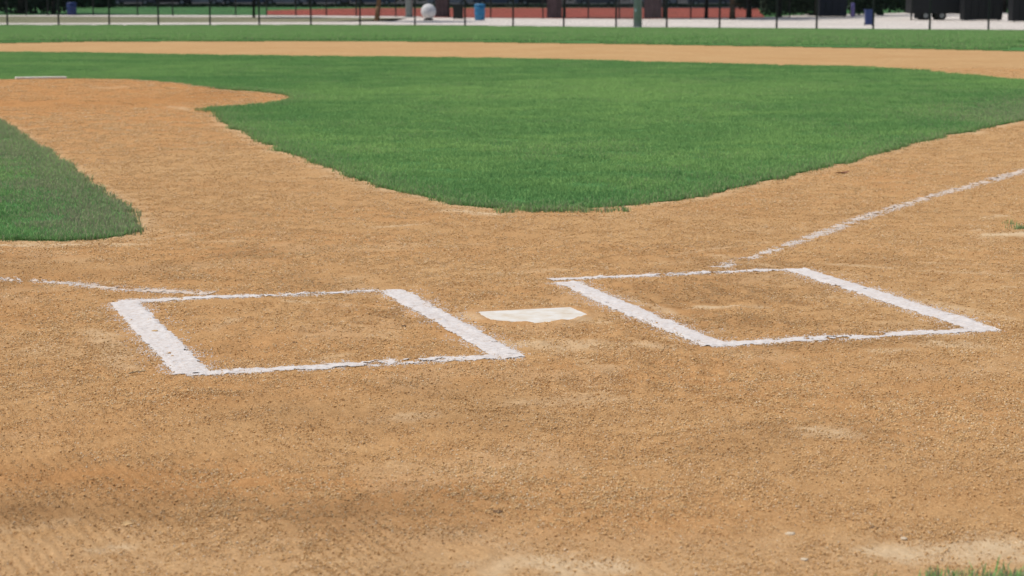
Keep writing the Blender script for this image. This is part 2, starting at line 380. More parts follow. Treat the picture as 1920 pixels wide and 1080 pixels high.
def tones(x, y):
    t = sst(.30, .62, fbm(x, y, 1.6, 61, 4)*.6+fbm(x*.6, y, .5, 71, 3)*.4)
    dm = np.hypot(x, y-15.5); t = (.32+.42*t)*sst(1.8, 8, dm)
    dep = (x-CX)*hf[0]+(y-CY)*hf[1]; lat = (x-CX)*hr[0]+(y-CY)*hr[1]
    band = np.exp(-((dep-5.75+.06*lat+(fbm(x, y, .8, 5)-.5)*.5)/.22)**2)*sst(.9, -.4, lat)
    t = t*(1-.85*band)
    band2 = np.exp(-((dep-10.9+(fbm(x, y, .8, 6)-.5)*.3)/.35)**2)*.3; t = t*(1-band2)
    t = np.where(dep > 34, np.maximum(t, .95), t)
    p = np.zeros_like(t)
    nz = fbm(x, y, .12, 91, 4)
    for a, b, w_, s_ in STREAKS:
        dd = segdist(x, y, a, b); p = np.maximum(p, s_*1.15*sst(w_*1.5, 0, dd+(nz-.5)*w_*2.2))
    de = np.minimum(polydist(x, y, front_s[::3], False), np.minimum(polydist(x, y, lk_s[::3], False), polydist(x, y, low_s[::3], False)))
    p = np.maximum(p, .55*sst(.22, 0, de+(nz-.5)*.2))
    p = np.maximum(p, .20*sst(.60, .74, fbm(x, y, .45, 15, 4))*sst(15, 11, dep))
    p = np.maximum(p, .18*sst(5.45, 5.1, dep+(nz-.5)*.4))
    return t, np.clip(p, 0, 1)
def moist(x, y):
    dep = (x-CX)*hf[0]+(y-CY)*hf[1]; lat = (x-CX)*hr[0]+(y-CY)*hr[1]; n = fbm(x*.7, y*1.5, .35, 201, 4)
    m_ = .75*np.exp(-((dep-5.45+.05*lat+(n-.5)*.5)/.20)**2)*sst(.3, -.9, lat)+.35*sst(.52, .7, fbm(x, y, .7, 202, 4))*sst(14, 10, dep)
    return np.clip(m_, 0, 1)*sst(.25, .5, n)
def build_dirt():
    rows = [3.0]
    while rows[-1] < 62: rows.append(rows[-1]*1.0038+ (0 if rows[-1] < 16 else rows[-1]*.003))
    rows = np.array(rows); nc = 640; c = np.linspace(-1, 1, nc)
    D = rows[:, None]+0*c; L = (.27*rows+1.4)[:, None]*c[None, :]
    X = CX+hf[0]*D+hr[0]*L; Y = CY+hf[1]*D+hr[1]*L; Z = dirtz(X, Y)
    hid = inpoly(X, Y, outfield_poly) & (D > 30); Z = Z-np.where(hid, .06, 0)
    nr = len(rows); idx = np.arange(nr*nc).reshape(nr, nc)
    f = np.stack([idx[:-1, :-1], idx[:-1, 1:], idx[1:, 1:], idx[1:, :-1]], -1).reshape(-1, 4)
    v = np.stack([X, Y, Z], -1).reshape(-1, 3)
    o = pymesh('infield_dirt', v, f, M['clay'], smooth=True)
    t, p = tones(v[:, 0], v[:, 1])
    dep = D.ravel(); lat = L.ravel()
    rk = sst(-.4, -1.0, lat+.1*(dep-7))*sst(11.5, 9.5, dep)*sst(.35, .6, fbm(v[:, 0], v[:, 1], .9, 44)) + .35*sst(.45, .6, fbm(v[:, 0], v[:, 1], 1.1, 45))*sst(9, 8, dep)
    for nm, a in (('tone', t), ('pale', p), ('rake', rk), ('moist', moist(v[:, 0], v[:, 1]))):
        at = o.data.attributes.new(nm, 'FLOAT', 'POINT'); at.data.foreach_set('value', np.asarray(a, np.float32))
    tag(o, 'tan raked clay infield with home circle, mound path and base paths', kind='structure')
build_dirt()

def sheet(name, poly, mat, zoff, inner=2.0, skirt=.06, label=None, kind='structure', zf=None):
    poly = [tuple(map(float, p)) for p in poly]
    xs = [p[0] for p in poly]; ys = [p[1] for p in poly]
    gx, gy = np.meshgrid(np.arange(min(xs), max(xs), inner), np.arange(min(ys), max(ys), inner))
    gx = gx.ravel()+rng.uniform(-.2, .2, gx.size)*inner; gy = gy.ravel()
    k = inpoly(gx, gy, poly) & (polydist(gx, gy, poly[::4]) > inner*.4)
    pts = [Vector(p) for p in poly]+[Vector((a, b)) for a, b in zip(gx[k], gy[k])]
    n = len(poly); e = [(i, (i+1) % n) for i in range(n)]
    v, _, f, *_ = delaunay_2d_cdt(pts, e, [], 1, 1e-5)
    arr = np.array([(p.x, p.y) for p in v]); z = terrain(arr[:, 0], arr[:, 1])+zoff
    V = [(a, b, c) for (a, b), c in zip(arr, z)]; Fc = [list(t) for t in f]
    from collections import Counter
    cnt = Counter()
    for t in Fc:
        for i in range(len(t)): cnt[(min(t[i], t[(i+1) % len(t)]), max(t[i], t[(i+1) % len(t)]))] += 1
    if skirt:
        mp = {}
        for (a, b), c in cnt.items():
            if c == 1:
                for q in (a, b):
                    if q not in mp: mp[q] = len(V); V.append((V[q][0], V[q][1], V[q][2]-skirt))
                Fc.append([a, b, mp[b], mp[a]])
    o = pymesh(name, V, Fc, mat); tag(o, label, kind=kind); return o
sheet('infield_grass', infield_poly, M['turf'], .010, 1.5, .08, 'green turf of the infield diamond')
sheet('side_grass', left_poly, M['turf'], .010, 1.0, .08, 'wedge of worn green turf at the left edge')
sheet('outfield_grass', outfield_poly, M['turf'], .010, 6, .08, 'green outfield turf running back to the fence')
# base ground, reaching the horizon, with clay under the diamond
def base_ground():
    rr = np.concatenate([np.linspace(0, 140, 71), np.geomspace(145, 2500, 30)]); na = 96
    v = [(0, 0, -.10)]; 
    for r in rr[1:]:
        for k in range(na):
            a = 2*math.pi*k/na; x, y = r*math.cos(a), r*math.sin(a); v.append((x, y, float(terrain(x, y))-.10))
    f = [(0, 1+k, 1+(k+1) % na) for k in range(na)]
    for i in range(len(rr)-2):
        for k in range(na):
            a = 1+i*na; f.append((a+k, a+na+k, a+na+(k+1) % na, a+(k+1) % na))
    tag(pymesh('ground', v, f, M['ground']), 'park ground', kind='structure')
base_ground()

# ---- far strips, laid out behind the fence on the flat (z = -DROP)
def strip(name, top, bot, mat, zoff, label):
    """outline of a ground surface, given by its far edge and near edge"""
    a = [unproj(u, v) for u, v in bot]; b = [unproj(u, v) for u, v in top]
    P = [p[:2] for p in a]+[p[:2] for p in b[::-1]]
    n = len(P); v = [(x, y, -DROP+zoff) for x, y in P]
    bm = bmesh.new(); vs = [bm.verts.new(q) for q in v]; fc = bm.faces.new(vs); bmesh.ops.triangulate(bm, faces=[fc])
    return tag(bm_obj(name, bm, mat), label, kind='structure')
strip('walkway', [(-700, 42), (0, 43.5), (300, 43), (600, 41.5), (740, 40), (765, 34), (790, 33), (960, 34.5), (1200, 36), (1290, 34.5), (1430, 33), (1520, 27), (1640, 26), (1700, 24), (1920, 24), (2600, 25)],
      [(-700, 48.5), (0, 49), (600, 49), (830, 50), (1057, 52.5), (1250, 54.5), (1456, 56), (1743, 58.5), (1920, 59.5), (2600, 63)], M['concrete'], .012, 'pale concrete walkway behind the outfield fence')
strip('verge', [(-700, 29), (0, 29), (600, 30), (790, 32)], [(-700, 42.5), (0, 44), (300, 43.5), (600, 42), (745, 40.5), (790, 34)], M['dry_grass'], .006, 'worn dry grass strip between walkway and far fence')
strip('path_edge', [(-700, 29), (0, 29), (250, 28.5), (600, 29.7), (790, 31.5)], [(-700, 30), (0, 31), (600, 33.0), (790, 34.5)], M['concrete'], .018, 'thin pale path below the far fence')
strip('park_lawn', [(-900, 12), (600, 13), (1440, 16), (2600, 15)], [(-900, 29.3), (600, 30.3), (900, 36), (1440, 36), (2600, 36)], M['far_grass'], .004, 'far lawn behind the second fence')
strip('practice_infield', [(500, 20), (560, 18), (700, 15.2), (960, 15), (1420, 15.5)], [(500, 28), (600, 30), (790, 33), (960, 35), (1200, 36), (1290, 35), (1435, 33.5)], M['far_clay'], .008, 'red clay of the neighbouring diamond')
strip('parking_lot', [(-900, -14), (2600, -14)], [(-900, 12.5), (600, 13), (1440, 15), (2600, 15)], M['asphalt'], .008, 'shaded asphalt parking lot behind the far lawn')

# ------------------------------------------------------------------ grass blades
def patch_mesh(name, rad, n, hmin, hmax, wid, seed):
    r = np.random.default_rng(seed); v = []; f = []; hg = []; rn = []
    for i in range(n):
        a = r.uniform(0, 2*math.pi); q = rad*math.sqrt(r.uniform(0, 1)); x, y = q*math.cos(a), q*math.sin(a)
        h = r.uniform(hmin, hmax); t = r.uniform(0, 2*math.pi); lean = r.uniform(.15, .9)*h; la = r.uniform(0, 2*math.pi)
        dx, dy = math.cos(t)*wid/2, math.sin(t)*wid/2; lx, ly = math.cos(la)*lean, math.sin(la)*lean; k = len(v)
        v += [(x-dx, y-dy, -.01), (x+dx, y+dy, -.01), (x-dx*.8+lx*.35, y-dy*.8+ly*.35, h*.6), (x+dx*.8+lx*.35, y+dy*.8+ly*.35, h*.6), (x+lx, y+ly, h)]
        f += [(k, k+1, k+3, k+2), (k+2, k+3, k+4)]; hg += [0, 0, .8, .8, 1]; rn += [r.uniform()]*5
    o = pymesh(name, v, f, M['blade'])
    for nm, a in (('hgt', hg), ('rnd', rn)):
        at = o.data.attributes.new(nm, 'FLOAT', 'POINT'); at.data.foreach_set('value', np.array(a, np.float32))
    return o
def scatter(name, src, P, rot, sc, tone, dry, label):
    me = bpy.data.meshes.new(name); me.vertices.add(len(P)); me.vertices.foreach_set('co', np.asarray(P, np.float32).ravel()); me.update()
    o = link(name, me)
    for nm, a in (('rot', rot), ('size', sc), ('tone', tone), ('dry', dry)):
        at = me.attributes.new(nm, 'FLOAT', 'POINT'); at.data.foreach_set('value', np.asarray(a, np.float32))
    g = bpy.data.node_groups.new(name, 'GeometryNodeTree')
    g.interface.new_socket('Geometry', in_out='INPUT', socket_type='NodeSocketGeometry'); g.interface.new_socket('Geometry', in_out='OUTPUT', socket_type='NodeSocketGeometry')
    gi = g.nodes.new('NodeGroupInput'); go = g.nodes.new('NodeGroupOutput'); ip = g.nodes.new('GeometryNodeInstanceOnPoints'); oi = g.nodes.new('GeometryNodeObjectInfo')
    oi.inputs['Object'].default_value = src; oi.inputs['As Instance'].default_value = True
    def na(nm):
        x = g.nodes.new('GeometryNodeInputNamedAttribute'); x.data_type = 'FLOAT'; x.inputs['Name'].default_value = nm; return x.outputs['Attribute']
    cx = g.nodes.new('ShaderNodeCombineXYZ'); g.links.new(na('rot'), cx.inputs[2])
    g.links.new(gi.outputs[0], ip.inputs['Points']); g.links.new(oi.outputs['Geometry'], ip.inputs['Instance']); g.links.new(cx.outputs[0], ip.inputs['Rotation']); g.links.new(na('size'), ip.inputs['Scale'])
    g.links.new(ip.outputs[0], go.inputs[0])
    md = o.modifiers.new('scatter', 'NODES'); md.node_group = g
    tag(o, label, 'clay crumbs' if 'crumb' in name else 'grass', kind='stuff'); return o
def infield_tone(x, y):
    t = fbm(x, y, 3.5, 101, 3)*.55+fbm(x, y, .7, 111, 3)*.45
    dep = (x-CX)*hf[0]+(y-CY)*hf[1]; lat = (x-CX)*hr[0]+(y-CY)*hr[1]
    t = sst(.3, .7, t*.5+.25*fbm(x+9, y, .28, 121, 2)+.25*fbm(x*.35+y*.1, y, .5, 131, 3))*.78
    t = t+.42*np.exp(-(((dep-23)/8)**2+((lat-.4)/3.2)**2))-.25*sst(15.5, 12.5, dep)
    return np.clip(t, 0, 1)
def fill(poly, step, margin, xr, edges, seed, view=True):
    r = np.random.default_rng(seed)
    xs, ys = [p[0] for p in poly], [p[1] for p in poly]
    gx, gy = np.meshgrid(np.arange(min(xs), max(xs), step), np.arange(min(ys), max(ys), step)); gx = gx.ravel(); gy = gy.ravel()
    gx = gx+r.uniform(-.5, .5, gx.size)*step; gy = gy+r.uniform(-.5, .5, gy.size)*step
    dep = (gx-CX)*hf[0]+(gy-CY)*hf[1]; lat = (gx-CX)*hr[0]+(gy-CY)*hr[1]
    k = (dep > 1)&(np.abs(lat) < .262*dep+xr); gx, gy = gx[k], gy[k]
    k = inpoly(gx, gy, poly); gx, gy = gx[k], gy[k]
    de = np.full(gx.shape, 1e9)
    for e in edges: de = np.minimum(de, polydist(gx, gy, e, False))
    k = de > margin; return gx[k], gy[k], de[k]
patchA = patch_mesh('grass_patch', .17, 260, .012, .030, .0036, 1)
patchB = patch_mesh('grass_tuft_patch', .05, 34, .010, .036, .0036, 2)
patchC = patch_mesh('outfield_grass_patch', .75, 900, .03, .055, .012, 3)
pz = lambda u, v: unproj(u, v)
for ob, (u, v) in ((patchA, (1100, 300)), (patchB, (1000, 330)), (patchC, (1000, 66))):
    x, y, z = unproj(u, v); ob.location = (x, y, z+.02); tag(ob, 'clump of short green turf blades', 'grass', kind='stuff')
def do_turf(nm, poly, edges, seed, label, dryfun, fringe=.02):
    x, y, de = fill(poly, .20, .13, .8, edges, seed)
    r = np.random.default_rng(seed+1); n = len(x)
    P = np.stack([x, y, terrain(x, y)+.010], 1)
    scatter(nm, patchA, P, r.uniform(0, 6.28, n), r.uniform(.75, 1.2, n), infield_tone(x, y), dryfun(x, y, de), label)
    x, y, de = fill(poly, .065, -1, .4, edges, seed+2)
    k = de < .24; x, y, de = x[k], y[k], de[k]; k = vn(x, y, .12, seed) > .12; x, y, de = x[k], y[k], de[k]
    for e in edges:                                   # ragged blades hanging over the cut edge
        e = np.array(e); sg = e[1:]-e[:-1]; L = np.linalg.norm(sg, axis=1)+1e-9; m_ = int(L.sum()/.028); w_ = r.choice(len(L), m_, p=L/L.sum()); q = r.uniform(0, 1, m_)[:, None]
        nn = np.stack([-sg[:, 1], sg[:, 0]], 1)[w_]/L[w_][:, None]; pp = e[w_]+sg[w_]*q+nn*r.normal(0, .022, (m_, 1))
        dep = (pp-[CX, CY])@hf; lat = (pp-[CX, CY])@hr; kk = (dep > 1)&(np.abs(lat) < .262*dep+.5)&(vn(pp[:, 0], pp[:, 1], .09, seed+4) > .3); pp = pp[kk]
        x = np.concatenate([x, pp[:, 0]]); y = np.concatenate([y, pp[:, 1]]); de = np.concatenate([de, np.zeros(len(pp))])
    n = len(x)
    P = np.stack([x, y, terrain(x, y)+.009], 1)
    scatter(nm+'_fringe', patchB, P, r.uniform(0, 6.28, n), r.uniform(.6, 1.25, n), infield_tone(x, y)*.6, np.clip(dryfun(x, y, de)+.1, 0, 1), 'ragged fringe of '+label)
def dry_in(x, y, de):
    # a trampled, dusty band runs along the first-base edge and, weakly, the mound side
    b1 = polydist(x, y, front_s[:230][::4], False); n = fbm(x, y, .5, 33, 3)
    return np.clip(.62*sst(1.9, .1, b1+(n-.5)*1.1)+.12*sst(.5, .75, n)+.25*sst(.4, 0, de+(n-.5)*.3), 0, 1)
def dry_left(x, y, de):
    n = fbm(x, y, .35, 34, 3); d1 = polydist(x, y, lk_s[::4], False)
    return np.clip(1.0*sst(.95, .1, d1+(n-.5)*.8)+.05, 0, 1)
do_turf('infield_blades', infield_poly, [front_s[::2], arc_s[::2]], 201, 'short mown infield turf', dry_in)
do_turf('side_blades', left_poly, [lk_s[::2], low_s[::2]], 301, 'worn turf at the left edge', dry_left)
x, y, de = fill(outfield_poly, 1.0, .5, 3, [out_s[::4]], 401); n = len(x)
scatter('outfield_blades', patchC, np.stack([x, y, terrain(x, y)+.01], 1), rng.uniform(0, 6.28, n), rng.uniform(.7, 1.1, n), .25+.35*fbm(x, y, 6, 5, 3), .25*fbm(x, y, 3, 6, 3), 'outfield turf blades')
# stray weeds at the edges of the clay
def weed_clump(u, v, w_, h_, n, label, seed):
    r = np.random.default_rng(seed); x0, y0, z0 = unproj(u, v); P = []; 
    for i in range(n):
        l = r.normal(0, w_/2.2); q = r.normal(0, h_/2); P.append((x0+hr[0]*l+hf[0]*q, y0+hr[1]*l+hf[1]*q, z0+.004))
    scatter('weed_clump', patchB, P, r.uniform(0, 6.28, n), r.uniform(.4, 1.3, n), r.uniform(.0, .4, n), r.uniform(.3, .9, n), label)
weed_clump(1905, 1098, .25, .05, 40, 'green grass clump at the bottom right corner', 1)
weed_clump(1750, 1086, .09, .04, 3, 'sparse thin weeds left of the corner grass clump', 2)
weed_clump(1918, 430, .05, .14, 7, 'dark weeds in the scuffed hole at right', 3)
weed_clump(1045, 396, .42, .10, 60, 'thin grass creeping onto clay at the tip of the diamond', 4)

# ------------------------------------------------------------------ chalk
def chalk(name, p0, p1, w0, w1, wear, seed, parent, cell=.0065, ends=0, ragged=.012, wear_broken=False):
    p0, p1 = np.array(p0), np.array(p1); L = np.linalg.norm(p1-p0); t = (p1-p0)/L; nn = np.array([-t[1], t[0]])
    W = max(w0, w1)/2+.03; ns = int(L/cell); nw = max(4, int(2*W/cell))
    s, a = np.meshgrid(np.linspace(0, L, ns+1), np.linspace(-W, W, nw+1), indexing='ij')
    X = p0[0]+t[0]*s+nn[0]*a; Y = p0[1]+t[1]*s+nn[1]*a
    hw = (w0+(w1-w0)*s/L)/2
    edge = hw-np.abs(a)+((fbm(X, Y, .09, seed, 3)-.5)*1.6+(vn(X, Y, .014, seed+3)-.5)*1.2)*ragged
    wr = wear(s/L) if callable(wear) else wear
    nz = fbm(X, Y, .05, seed+5, 4)
    keepv = (edge > 0) & (nz > wr*.9)
    Z = dirtz(X, Y)+.0015+np.clip(edge, 0, .02)*.14+(vn(X, Y, .03, seed)-.5)*.0015
    idx = np.arange(X.size).reshape(X.shape)
    kf = keepv[:-1, :-1] & keepv[1:, 1:]
    f = np.stack([idx[:-1, :-1], idx[1:, :-1], idx[1:, 1:], idx[:-1, 1:]], -1)[kf]
    used = np.unique(f); mp = np.zeros(X.size, int); mp[used] = np.arange(len(used))
    v = np.stack([X, Y, Z], -1).reshape(-1, 3)[used]
    cm = M['worn_chalk'] if ragged > .015 else M['chalk']; o = pymesh(name, v, mp[f], cm, parent, True)
    if wear_broken: tag(o, kind='stuff')
    # loose powder along the stroke
    r = np.random.default_rng(seed); m_ = int(L*3600); sl_ = r.uniform(0, 1, m_)
    wl = wear(sl_) if callable(wear) else np.full(m_, wear); hwl = (w0+(w1-w0)*sl_)/2
    off = r.normal(0, 1, m_)*hwl*.85; k = np.abs(off) > hwl*(.5-.5*sst(.3, .6, wl)); sl_, off, wl = sl_[k], off[k], wl[k]
    X = p0[0]+t[0]*sl_*L+nn[0]*off; Y = p0[1]+t[1]*sl_*L+nn[1]*off
    k = fbm(X, Y, .08, seed+8, 3) > .40; X, Y = X[k], Y[k]; m_ = len(X); sz = r.uniform(.0012, .0036, m_)
    tet = np.array([(1, 0, 0), (-.5, .87, 0), (-.5, -.87, 0), (0, 0, .9)]); V = tet[None]*sz[:, None, None]*r.uniform(.6, 1.5, (m_, 4, 1)); a_ = r.uniform(0, 6.28, m_); ca, sa = np.cos(a_)[:, None], np.sin(a_)[:, None]
    V = np.stack([V[:, :, 0]*ca-V[:, :, 1]*sa, V[:, :, 0]*sa+V[:, :, 1]*ca, V[:, :, 2]], -1)+np.stack([X, Y, dirtz(X, Y)+.0008], 1)[:, None, :]
    tf = np.array([(0, 1, 3), (1, 2, 3), (2, 0, 3)]); d_ = pymesh('chalk_powder', V.reshape(-1, 3), (tf[None]+np.arange(m_)[:, None, None]*4).reshape(-1, 3), M['chalk'], parent); tag(d_, kind='stuff')
    return o
def g2(u, v): return unproj(u, v)[:2]
def batters_box(label, lines, loc):
    root = empty('batters_box', (0, 0, 0)); tag(root, label, 'chalk box', 'chalked batter boxes')
    for i, (a, b, w0, w1, wear, sd) in enumerate(lines):
        chalk('chalk_line', g2(*a), g2(*b), w0, w1, wear, sd, root, wear_broken=callable(wear))
batters_box('left chalk batter box with the thick worn outer line, left of home plate', [
    ((232, 568), (362, 700), .13, .14, .17, 1), ((735, 545), (950, 667), .125, .125, .18, 2),
    ((222, 568), (712, 545), .075, .075, lambda q: .26+.22*sst(.25, .6, q), 3), ((345, 702), (980, 668), .085, .10, lambda q: .30+.18*np.exp(-((q-.6)/.2)**2), 4)], (0, 0, 0))
batters_box('right chalk batter box with crisp white lines, right of home plate', [
    ((1060, 530), (1345, 650), .12, .125, .14, 11), ((1490, 506), (1842, 616), .12, .13, .14, 12),
    ((1030, 526), (1485, 506), .07, .07, lambda q: .24+.34*np.exp(-((q-.55)/.16)**2), 13), ((1325, 649), (1868, 617), .09, .095, lambda q: .24+.14*np.exp(-((q-.5)/.2)**2), 14)], (0, 0, 0))
def foul(label, pts, w_, wear, seed):
    root = empty('foul_line', (0, 0, 0)); tag(root, label, 'chalk line', 'chalked foul lines')
    for i in range(len(pts)-1):
        chalk('chalk_line', pts[i], pts[i+1], w_[i], w_[i+1], wear[i], seed+i, root, ragged=.02, wear_broken=True)
foul('right foul line of scattered chalk running to the right frame edge', [g2(1345, 504), g2(1440, 474), g2(1540, 438), g2(1640, 402), g2(1750, 368), g2(1860, 338), g2(2010, 296)], [.07, .04, .055, .07, .06, .075, .07], [.66, .82, .60, .44, .50, .48, .48], 30)
foul('left foul line of faint chalk ending above the left batter box', [g2(395, 553), g2(300, 547), g2(215, 543), g2(130, 532), g2(15, 525), g2(-60, 521)], [.09, .10, .09, .06, .06, .05], [.44, .54, .60, .66, .58, .68], 50)

# home plate and pitching rubber
def home_plate():
    bm = bmesh.new(); vs = [bm.verts.new((x, y, .006)) for x, y in PLATE]; f = bm.faces.new(vs)
    r = bmesh.ops.extrude_face_region(bm, geom=[f]); vv = [g for g in r['geom'] if isinstance(g, bmesh.types.BMVert)]
    bmesh.ops.translate(bm, verts=vv, vec=(0, 0, -.05)); bmesh.ops.recalc_face_normals(bm, faces=bm.faces)
    o = bm_obj('home_plate', bm, M['rubber'], bevel=.006); tag(o, 'white five sided home plate set in clay between the chalk boxes', 'home plate')
home_plate()
bm = bmesh.new(); b_box(bm, (0, 0, 0), (.61, .15, .06)); o = bm_obj('pitching_rubber', bm, M['rubber'], bevel=.006)
mz = float(mound(0, 18.44)); o.location = (0, 18.50, .160); o.rotation_euler = (0, 0, 0)
tag(o, 'white pitching rubber on top of the clay mound', 'pitching rubber')

# ------------------------------------------------------------------ clods and small debris
def crumb_material():
    mt, n, b = nodes('clay_crumb', 1.0, 0.0); rnd = N(n, 'ShaderNodeAttribute', attribute_name='rnd').outputs['Fac']; tn = N(n, 'ShaderNodeAttribute', attribute_type='INSTANCER', attribute_name='tone').outputs['Fac']
    c = ramp(n, rnd, [(0, (.30, .16, .065)), (.15, (.50, .29, .12)), (.40, (.66, .41, .18)), (.68, (.76, .53, .26)), (.86, (.86, .70, .44)), (1, (.95, .86, .66))])
    c = mix(n, tn, c, mix(n, .4, c, (.60, .31, .12))); mo = N(n, 'ShaderNodeAttribute', attribute_type='INSTANCER', attribute_name='dry').outputs['Fac']; c = mix(n, mo, c, mix(n, .5, c, (.20, .105, .045))); n.links.new(c, b.inputs['Base Color']); return mt
M['crumb'] = crumb_material()
def crumb_patch(name, rad, n, smin, smax, seed):
    r = np.random.default_rng(seed); a = r.uniform(0, 6.283, n); q = rad*np.sqrt(r.uniform(0, 1, n)); s = np.clip(smin*np.exp(np.abs(r.normal(0, .55, n))), smin, smax)
    octa = np.array([(1, 0, 0), (-1, 0, 0), (0, 1, 0), (0, -1, 0), (0, 0, 1), (0, 0, -.6)], float)
    of = np.array([(0, 2, 4), (2, 1, 4), (1, 3, 4), (3, 0, 4), (2, 0, 5), (1, 2, 5), (3, 1, 5), (0, 3, 5)])
    V = octa[None]*(s[:, None, None]*r.uniform(.55, 1.35, (n, 6, 3))); V[:, :, 2] *= .85; V += np.stack([q*np.cos(a), q*np.sin(a), s*.22], 1)[:, None, :]
    o = pymesh(name, V.reshape(-1, 3), (of[None]+np.arange(n)[:, None, None]*6).reshape(-1, 3), M['crumb'])
    at = o.data.attributes.new('rnd', 'FLOAT', 'POINT'); at.data.foreach_set('value', np.repeat(r.uniform(0, 1, n), 6).astype(np.float32)); return o
def crumbs():
    pts = []
    srcs = [crumb_patch('crumb_patch', .07, 84, .0013, .0058, 21), crumb_patch('crumb_patch', .07, 96, .0011, .0048, 22)]
    for o, (u, v) in zip(srcs, ((900, 760), (1200, 860))):
        x, y, z = unproj(u, v); o.location = (x, y, float(dirtz(x, y))); tag(o, 'patch of loose clay crumbs on the infield', 'clay crumbs', kind='stuff')
    r = np.random.default_rng(9); n = 54000; dep = 4.6*np.exp(r.uniform(0, 1, n)**.80*math.log(34/4.6)); lat = r.uniform(-1, 1, n)*(.255*dep+.35)
    X = CX+hf[0]*dep+hr[0]*lat; Y = CY+hf[1]*dep+hr[1]*lat
    k = ~inpoly(X, Y, infield_poly) & ~inpoly(X, Y, left_poly) & ~inpoly(X, Y, outfield_poly) & (polydist(X, Y, PLATE) > .055) & ~inpoly(X, Y, PLATE)
    for a_, b_ in CRISP: k &= segdist(X, Y, a_, b_) > .085
    k &= r.uniform(0, 1, n) < .62+.38*sst(.35, .6, fbm(X, Y, .35, 8, 3))
    X, Y, dep = X[k], Y[k], dep[k]; t, p = tones(X, Y); k = r.uniform(0, 1, len(X)) > np.maximum(p*.8, rakemask(X, Y, dep)*.55); X, Y, dep, t = X[k], Y[k], dep[k], t[k]; n = len(X); Z = dirtz(X, Y)-.0004
    sc = r.uniform(.75, 1.2, n)*np.clip((dep/8)**.3, .85, 1.35); w_ = r.integers(0, 2, n); mo = moist(X, Y)
    for i, src in enumerate(srcs):
        q = w_ == i; scatter('clay_crumbs', src, np.stack([X, Y, Z], 1)[q], r.uniform(0, 6.28, q.sum()), sc[q], t[q], mo[q], 'loose crumbs of tan clay strewn over the infield')
CRISP = [(g2(*a), g2(*b)) for a, b in (((232, 568), (362, 700)), ((735, 545), (950, 667)), ((1060, 530), (1345, 650)), ((1490, 506), (1842, 616)))]
crumbs()
def stone(u, v, r_, mat, label, cat, seed, flat=.55, name='clay_clod', group=None):
    rr = random.Random(seed); bm = bmesh.new(); bmesh.ops.create_icosphere(bm, subdivisions=2, radius=r_)
    k = Vector((rr.uniform(-5, 5), rr.uniform(-5, 5), 0))
    for q in bm.verts:
        d_ = q.co.normalized(); q.co *= 1+.28*math.sin(3.1*d_.x*2+k.x)*math.cos(2.3*d_.y*2+k.y)+.10*rr.uniform(-1, 1); q.co.z *= flat; q.co.x *= 1.25
    x, y, z = unproj(u, v); o = bm_obj(name, bm, mat, smooth=(cat == 'pebble')); o.location = (x, y, float(dirtz(x, y))+r_*flat*.5); o.rotation_euler = (0, 0, YAW*-1+rr.uniform(-.3, .3))
    tag(o, label, cat, group); return o
stone(1482, 1003, .012, M['pebble'], 'pale flattish pebble near the bottom edge, right of centre', 'pebble', 1, .5, 'pebble')
stone(1508, 1053, .008, M['pebble'], 'small dusty pebble below and right of the pale one at the bottom edge', 'pebble', 6, .5, 'pebble')
stone(1695, 1015, .007, M['pebble'], 'small tan pebble right of the pale pebble near the pale strip', 'pebble', 7, .6, 'pebble')
stone(240, 854, .009, M['clod'], 'dark brown clod in the lower left, left of a pale clod', 'clay clod', 2)
stone(305, 864, .008, M['clod'], 'paler clod in the lower left beside the dark brown clod', 'clay clod', 3)
stone(934, 961, .011, M['bark_brown'], 'brown flat clod at the bottom centre of the clay', 'clay clod', 4, .4)
stone(1104, 955, .008, M['clod'], 'small clod right of the brown flat one at bottom centre', 'clay clod', 5, .5)
stone(1094, 898, .008, M['clod'], 'round clod above the pair of clods at bottom centre', 'clay clod', 8, .5)
stone(1638, 992, .010, M['bark_brown'], 'brown clod in the lower right above the pale strip', 'clay clod', 9, .45)
stone(553, 644, .007, M['bark_brown'], 'tiny dark brown clod inside the left batter box', 'clay clod', 10, .6)
stone(757, 613, .008, M['bark_brown'], 'tiny brown clod beside the inner line of the left batter box', 'clay clod', 12, .45)
stone(238, 985, .015, M['clod'], 'wide low clod standing in for a dark groove in the raked band at the bottom left', 'clay clod', 13, .35)  # added lump, takes the place of a dark groove in the clay
stone(291, 624, .012, M['clod'], 'grey brown clod lying on the outer line of the left batter box', 'clay clod', 14, .5)
# twig
bm = bmesh.new(); pts = [Vector((-.030, 0, .004)), Vector((-.010, .004, .008)), Vector((.012, .002, .010)), Vector((.030, -.003, .013))]
for a, b in zip(pts, pts[1:]): b_cyl(bm, a, b, .0032, .0026, 7)
b_cyl(bm, pts[1], pts[1]+Vector((.012, -.012, .006)), .002, .001, 6)
o = bm_obj('twig', bm, M['wood']); x, y, z = unproj(257, 702); o.location = (x, y, float(dirtz(x, y))+.002); o.rotation_euler = (0, 0, -YAW+.15); tag(o, 'short pale twig on the clay below left of the left batter box', 'twig')
# dead leaf
bm = bmesh.new(); q = [(-.055, 0, .006), (-.02, -.022, .012), (.03, -.018, .006), (.06, .0, .018), (.03, .02, .012), (-.02, .02, .004)]
vs = [bm.verts.new(p) for p in q]; c0 = bm.verts.new((0, 0, .002))
for i in range(6): bm.faces.new((vs[i], vs[(i+1) % 6], c0))
o = bm_obj('dead_leaf', bm, M['dead_leaf']); sm = o.modifiers.new('thick', 'SOLIDIFY'); sm.thickness = .001
x, y, z = unproj(1578, 326); o.location = (x, y, float(dirtz(x, y))+.004); o.rotation_euler = (0, 0, -YAW); tag(o, 'dark curled leaf on clay near the right turf edge', 'leaf')

